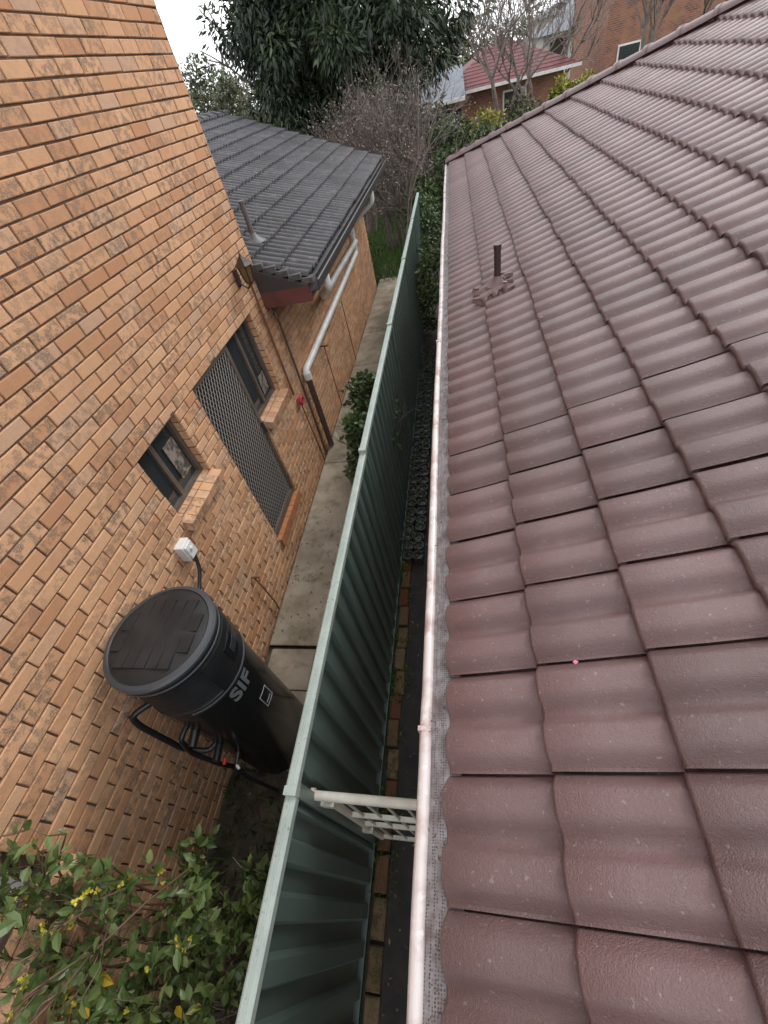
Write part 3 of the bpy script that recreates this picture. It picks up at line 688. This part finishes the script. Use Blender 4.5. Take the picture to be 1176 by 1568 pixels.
for (x,y,h,dn) in ((-2.15,-.05,1.85,.6),(-2.18,-.2,1.9,.6),(-2.1,-.15,1.7,.65),(-2.15,-.35,1.7,.8),(-2.05,-.4,1.5,.9),(-2.05,-.12,1.25,.8),(-2.1,-.3,1.2,.9),(-1.95,-.35,1.0,1),(-1.7,-.35,.8,1),(-1.5,-.3,.55,1),(-1.8,-.55,1.05,1),(-1.6,-.6,.8,1),(-1.4,-.6,.65,1),(-2.1,-.6,1.35,1),(-1.35,-.3,.35,1),(-1.95,-.7,1.25,1),(-1.65,-.15,.4,1),(-1.5,-.85,.9,1),(-1.75,-.8,1.15,1),(-2.0,-.05,.5,.8),(-1.3,-.75,.5,1),(-1.55,-.05,.3,1),(-1.85,-.1,.45,1),(-1.4,-.2,.3,1),(-2.0,-.2,.9,1)):
    stem((x,y,GZ),(random.uniform(-.10,.03),random.uniform(-.10,.03),1),h,.011,0,dn)
Pn,Dn=np.array(Ps),np.array(Ds); Ln=np.array(Ls)
leaves('foliage',Pn,Dn,Ln,Ln*.55,np.array(Rs),gNear,ns,oval=True)
stems.build('stems',[M('red_green_stem',(.16,.08,.06),.6,(.12,.13,.05),scale=6)],ns,smooth=True)
fp=[];fd=[];fr=[]
for q in FP:
    for c_ in range(random.randint(1,4)):
        cc_=np.array(q)+rng.normal(size=3)*.022
        for k in range(9):
            fp.append(cc_);fd.append(rand_dirs(1)[0]);fr.append(random.random())
if fp: leaves('flowers',np.array(fp),np.array(fd),rng.uniform(.014,.022,len(fp)),.014,np.array(fr),leafmat('yellow_petals',[(0,(.50,.40,.03)),(1,(.75,.66,.12))],.3),ns)
n=600; P=np.stack([rng.uniform(-2.25,-1.3,n),rng.uniform(-.9,.8,n),np.full(n,GZ+.02)],1); D=rand_dirs(n)*.6; D[:,2]=1; D/=np.linalg.norm(D,axis=1)[:,None]
leaves('weeds',P,D,rng.uniform(.06,.2,n),.018,rng.random(n),gMid)
dt=MB()
for k in range(200):
    p=Vector((random.uniform(-1.6,-1.0),random.uniform(-.9,-.1),GZ+.02)); pts=[p]; d=Vector((random.gauss(0,.5),random.gauss(0,.5),1)).normalized()
    for j in range(4): d=(d+Vector((random.gauss(0,.3),random.gauss(0,.3),-.1))).normalized(); p=p+d*.15; p.x=min(p.x,FX-.04); pts.append(p.copy())
    dt.tube(pts,.0026,3,caps=False)
dt.build('dry_twigs',[M('dry_twig',(.30,.24,.17),.9)])

# ------------------------------------------------------------------ WATER HEATER
wh=empty('hot_water_heater'); hc=(-1.89,1.03); R0=.325; zt=-2.04; zb=GZ+.11
b1=MB(); b1.lathe(hc,[(0,zb),(R0-.01,zb),(R0-.004,zb+.01),(R0-.004,zt-.50)],72); b1.build('tank',[mBlkG],wh,angle=40)
b2=MB()
pr=[(R0-.004,zt-.50),(R0+.006,zt-.495),(R0+.006,zt-.44),(R0-.01,zt-.435)]
z=zt-.43
for k in range(13): pr+=[(R0-.018,z),(R0-.002,z+.006),(R0-.002,z+.012),(R0-.018,z+.017)]; z+=.022
pr+=[(R0-.01,zt-.13),(R0+.005,zt-.125),(R0+.012,zt-.10),(R0+.012,zt-.055)]
b2.lathe(hc,pr,96); b2.build('louvred_fan_housing',[mBlk],wh,angle=35)
b3=MB(); b3.lathe(hc,[(R0+.012,zt-.055),(R0+.02,zt-.05),(R0+.022,zt-.03),(R0+.012,zt-.016),(R0-.012,zt-.008)],96); b3.lathe(hc,[(R0+.0135,zt-.10),(R0+.0165,zt-.097),(R0+.0165,zt-.088),(R0+.0135,zt-.085)],96); b3.build('grey_rim',[mGrey],wh,angle=35)
b4=MB(); b4.lathe(hc,[(R0-.012,zt-.008),(R0-.02,zt-.014),(R0-.035,zt-.010),(R0-.10,zt+.004),(.12,zt+.012),(0,zt+.014)],96)
for k in range(-3,4):
    for (a,b_) in ((-.22,-.02),(.02,.22)):
        x=k*.075
        if abs(x)>.2: a,b_=a*.55,b_*.55
        b4.box(hc[0]+x-.0345,hc[0]+x+.0345,hc[1]+a,hc[1]+b_,zt-.004,zt+.0145-abs(x)*.03)
b4.build('lid',[M('lid_plastic',(.013,.014,.0155),.5,(.024,.024,.025),scale=5,bmp=.15,bscale=200)],wh,angle=35)
def on_cyl(mb,a0,a1,z0,z1,rin,rout,m=0,n=10):
    vs=[];k=n+1
    for (r_,z_) in ((rin,z0),(rout,z0+.004),(rout,z1-.004),(rin,z1)):
        for i in range(k):
            a=a0+(a1-a0)*i/n; vs.append((hc[0]+r_*math.cos(a),hc[1]+r_*math.sin(a),z_))
    fs_=[(q*k+i,q*k+i+1,(q+1)*k+i+1,(q+1)*k+i) for q in range(3) for i in range(n)]+[(0,k,2*k,3*k),(n,k+n,2*k+n,3*k+n)]
    mb.add(vs,fs_,.5,m)
b5=MB(); ra=math.radians
on_cyl(b5,ra(-30),ra(62),zt-.44,zt-.13,R0-.02,R0+.014,0,20)
on_cyl(b5,ra(-2),ra(38),zt-.36,zt-.20,R0,R0+.018,1,12)
on_cyl(b5,ra(5),ra(28),zt-.32,zt-.25,R0,R0+.020,2,8)
on_cyl(b5,ra(-70),ra(75),zt-.475,zt-.455,R0,R0+.012,3,24)
b5.build('control_panel',[mBlk,M('display_gloss',(.01,.01,.012),.12),M('display_glass',(.03,.035,.04),.1),mGrey],wh,angle=30)
b6=MB()
la0,la1,lz0,lz1=ra(-12),ra(6),zt-1.02,zt-.86
for (a,b_,c_,d_) in ((la0,la1,lz0,lz0+.007),(la0,la1,lz1-.007,lz1),(la0,la0+.02,lz0+.007,lz1-.007),(la1-.02,la1,lz0+.007,lz1-.007)): on_cyl(b6,a,b_,c_,d_,R0-.006,R0-.001,0,6)
on_cyl(b6,ra(-9),ra(3),lz0+.03,lz0+.045,R0-.006,R0-.002,0,6)
b6.build('label_outline',[mLet],wh)
cu=bpy.data.curves.new('t','FONT'); cu.body='SIF'; cu.size=.17; cu.extrude=.002; cu.offset=.004
to=bpy.data.objects.new('t',cu); S.collection.objects.link(to); bpy.context.view_layer.update()
me=bpy.data.meshes.new_from_object(to.evaluated_get(bpy.context.evaluated_depsgraph_get())); bpy.data.objects.remove(to)
for v in me.vertices:
    a=ra(-32)+v.co.x/R0; r_=R0-.002+v.co.z; v.co=Vector((hc[0]+r_*math.cos(a),hc[1]+r_*math.sin(a),zt-.64+v.co.y))
me.materials.append(M('dim_grey_lettering',(.12,.13,.14),.45)); to=bpy.data.objects.new('lettering',me); S.collection.objects.link(to); to.parent=wh
b7=MB()
b7.tube(smooth_path([(-2.10,.78,zt-.46),(-2.19,.68,zt-.44),(-2.19,.66,zt-.56),(-2.12,.64,zt-.98),(-1.98,.66,zt-1.1),(-1.94,.73,zt-1.1)],.05),.020,10)
b7.tube(smooth_path([(-1.99,.74,zt-.75),(-2.0,.64,zt-.75),(-2.05,.62,zt-1.0),(-1.98,.62,zt-1.25),(-1.96,.66,zt-1.6),(-2.2,.66,GZ+.1)],.05),.018,10)
b7.tube([(-1.92,.73,zt-1.1),(-1.90,.60,zt-1.1)],.028,10); b7.tube([(-1.95,.73,zt-.8),(-1.94,.62,zt-.82)],.03,10)
b7.tube(smooth_path([(-1.86,.72,zt-1.30),(-1.85,.60,zt-1.32),(-1.80,.58,zt-1.5),(-1.80,.6,GZ+.05)],.04),.014,8)
b7.tube(smooth_path([(-2.26,1.92,-2.40),(-2.24,1.85,-2.52),(-2.24,1.72,-2.62),(-2.2,1.45,-2.66),(-2.1,1.28,-2.6)],.05),.016,8)
b7.tube([(-1.885,.64,zt-1.18),(-1.875,.60,zt-1.18)],.014,8,m=1)
b7.tube([(-1.83,.62,zt-1.28),(-1.80,.60,zt-1.28)],.010,8,m=2)
b7.box(WX,-2.12,.93,.97,zt-.9,zt-.86); b7.box(WX,-2.12,1.12,1.16,zt-.9,zt-.86)
for a in (0,1,2,3,4,5): b7.tube([(hc[0]+.24*math.cos(a),hc[1]+.24*math.sin(a),GZ+.04),(hc[0]+.24*math.cos(a),hc[1]+.24*math.sin(a),zb+.01)],.03,8)
b7.build('pipes_and_valves',[mBlk,mRedV,mWhite],wh,angle=40)
ib=MB(); ib.box(WX,WX+.075,1.83,1.95,-2.40,-2.24); ib.box(WX+.075,WX+.095,1.845,1.935,-2.385,-2.255); ib.tube([(WX+.095,1.89,-2.30),(WX+.11,1.89,-2.30)],.018,10)
io=ib.build('isolator_switch_box',[mWhite]); bv=io.modifiers.new('b','BEVEL'); bv.width=.008; bv.segments=2
ti=MB(); ti.tube(smooth_path([(WX+.03,2.32,-3.35),(WX+.05,2.32,-3.5),(WX+.05,2.35,-3.9),(WX+.02,2.36,GZ+.08)],.04),.009,6)
ti.tube([(WX,2.32,-3.35),(WX+.09,2.32,-3.35)],.012,8); ti.tube([(WX+.06,6.5,-2.9),(WX+.06,6.5,GZ+.1)],.009,6); ti.tube([(WX,6.5,-2.9),(WX+.12,6.5,-2.9)],.014,8)
ti.tube([(WX+.06,8.2,-2.85),(WX+.06,8.2,GZ+.1)],.009,6); ti.build('garden_tap',[mCopper])

# ------------------------------------------------------------------ DISTANT HOUSES
def hip(mb,x0,x1,y0,y1,ze,zr,m):
    w=min(x1-x0,y1-y0)/2
    if x1-x0>y1-y0: r0=(x0+w,(y0+y1)/2,zr);r1=(x1-w,(y0+y1)/2,zr)
    else: r0=((x0+x1)/2,y0+w,zr);r1=((x0+x1)/2,y1-w,zr)
    A,B,C,D_=(x0,y0,ze),(x1,y0,ze),(x1,y1,ze),(x0,y1,ze)
    if x1-x0>y1-y0: mb.add([A,B,C,D_,r0,r1],[(0,1,5,4),(1,2,5),(2,3,4,5),(3,0,4),(0,3,2,1)],.5,m)
    else: mb.add([A,B,C,D_,r0,r1],[(0,1,4),(1,2,5,4),(2,3,5),(3,0,4,5),(0,3,2,1)],.5,m)
mats=[mFarBrick,mTileR,mPVC,mBlueRoof,mGlass,mPaleWall]
def far_house(parts,nm='suburban_house'):
    mb=MB()
    for p in parts: getattr(mb,p[0])(*p[1:-1],m=p[-1]) if p[0]=='box' else hip(mb,*p[1:])
    mb.build(nm,mats)
mb=MB(); mb.box(-.4,5.6,32,40,GZ,-1.7,m=0); hip(mb,-.9,6.3,31.3,40.9,-1.72,-.12,1); mb.box(-.9,6.3,31.25,31.32,-1.82,-1.70,m=2)
mb.box(2.6,3.8,31.95,32.02,-3.2,-2.1,m=2); mb.box(2.68,3.72,31.93,31.99,-3.12,-2.18,m=4)
for k in range(1,13):
    t=k/13; x0=-.9+3.6*t; x1=6.3-3.6*t; yy=31.3+3.6*t; zz=-1.72+1.6*t
    mb.add([(x0,yy,zz+.022),(x1,yy,zz+.022),(x1-.27,yy+.27,zz+.125),(x0+.27,yy+.27,zz+.125),(x0,yy,zz),(x1,yy,zz)],[(0,1,2,3),(4,5,1,0)],.5,1)
mb.build('suburban_house',mats)
mb=MB(); mb.add([(-3.0,29.0,-1.75),(.6,29.0,-1.75),(.6,34,-.75),(-3.0,34,-.75)],[(0,1,2,3)],.5,3); mb.box(-3.0,.6,28.92,29.0,-1.88,-1.74,m=2); mb.box(-2.7,.5,30,34,GZ,-1.8,m=0); mb.box(-1.5,-.5,29.9,29.98,-3.4,-2.2,m=4); mb.box(-.4,.4,29.9,29.98,-3.4,-2.2,m=4)
mb.build('suburban_house',mats)
far_house([('box',8.5,17,36.5,46,GZ,2.2,0),('hip',8.0,17.5,36,46.5,2.2,4,1),('box',9.6,10.8,36.42,36.49,-.1,1.3,2),('box',9.68,10.72,36.40,36.45,-.02,1.22,4),('box',9.2,10.4,36.42,36.49,-3.0,-1.7,2),('box',9.28,10.32,36.40,36.45,-2.92,-1.78,4),('box',12.5,13.9,36.42,36.49,-.1,1.3,2)])
far_house([('box',8.2,15,58,66,GZ,-.9,5),('hip',7.6,16,57,67,-.9,.9,3),('box',8.8,10.2,57.9,57.98,-2.4,-1.3,4),('box',11,12.4,57.9,57.98,-2.4,-1.3,4)])
far_house([('box',10,19,78,86,GZ,.2,5),('hip',9.5,19.6,77.5,87,.2,1.5,3),('box',10.6,12,77.9,77.98,-1.4,-.3,4)])
far_house([('box',-14,-6,42,50,GZ,-1.4,5),('hip',-14.6,-5.4,41.5,50.5,-1.4,.2,3)])
bf=MB()
for i in range(60): x=-9+i*.15; bf.box(x,x+.14,20.9+random.uniform(-.01,.01),20.93,GZ,GZ+1.7+random.uniform(-.02,.02),random.random())
bf.build('timber_fence',[M('weathered_timber',(.14,.11,.09),.9,(.09,.075,.06),scale=5,tone=.25)])

# ------------------------------------------------------------------ LIGHT
w=bpy.data.worlds.new('World'); S.world=w; w.use_nodes=True; nt=w.node_tree; bg=nt.nodes['Background']
sky=N(nt,'ShaderNodeTexSky',sky_type='NISHITA'); sky.sun_disc=False; el,az_=math.radians(42),math.radians(34)
sky.sun_elevation=el; sky.sun_rotation=az_; sky.dust_density=3; sky.air_density=1
hs=N(nt,'ShaderNodeHueSaturation'); hs.inputs['Saturation'].default_value=.35; nt.links.new(sky.outputs[0],hs.inputs['Color'])
tc=N(nt,'ShaderNodeTexCoord').outputs['Generated']
cl=mr(nt,noise(nt,tc,2.5,5),.3,.7,17,22.5); cc=N(nt,'ShaderNodeCombineColor')
for i,kk in enumerate((.98,1.0,1.04)): nt.links.new(mth(nt,'MULTIPLY',cl,kk),cc.inputs[i])
c=mix(nt,.85,hs.outputs[0],cc.outputs[0]); nt.links.new(c,bg.inputs[0]); bg.inputs[1].default_value=.1
sl=bpy.data.lights.new('sun','SUN'); sl.energy=1.4; sl.angle=math.radians(16); sl.color=(1,.97,.92)
so=bpy.data.objects.new('sun',sl); S.collection.objects.link(so)
dv=Vector((math.sin(az_)*math.cos(el),math.cos(az_)*math.cos(el),math.sin(el))); so.rotation_euler=dv.to_track_quat('Z','Y').to_euler()
S.view_settings.view_transform='Standard'; S.view_settings.look='None'; S.view_settings.exposure=0

# ------------------------------------------------------------------ CAMERA
Yc=Vector((101,712,-650)).normalized(); Zc=Vector((-172,618,650)); Zc=(Zc-Yc*Zc.dot(Yc)).normalized(); Xc=Yc.cross(Zc)
Rwc=Matrix((Xc,Yc,Zc)).transposed()
cam=bpy.data.cameras.new('camera'); cam.sensor_fit='VERTICAL'; cam.sensor_height=24; cam.lens=24*650/1568; cam.clip_start=.02; cam.clip_end=1000
co=bpy.data.objects.new('camera',cam); S.collection.objects.link(co); co.matrix_world=Rwc.transposed().to_4x4(); S.camera=co
for o in list(S.objects):
    if o.parent is None: o.location.z+=-GZ
print('faces',sum(len(o.data.polygons) for o in S.objects if o.type=='MESH'))
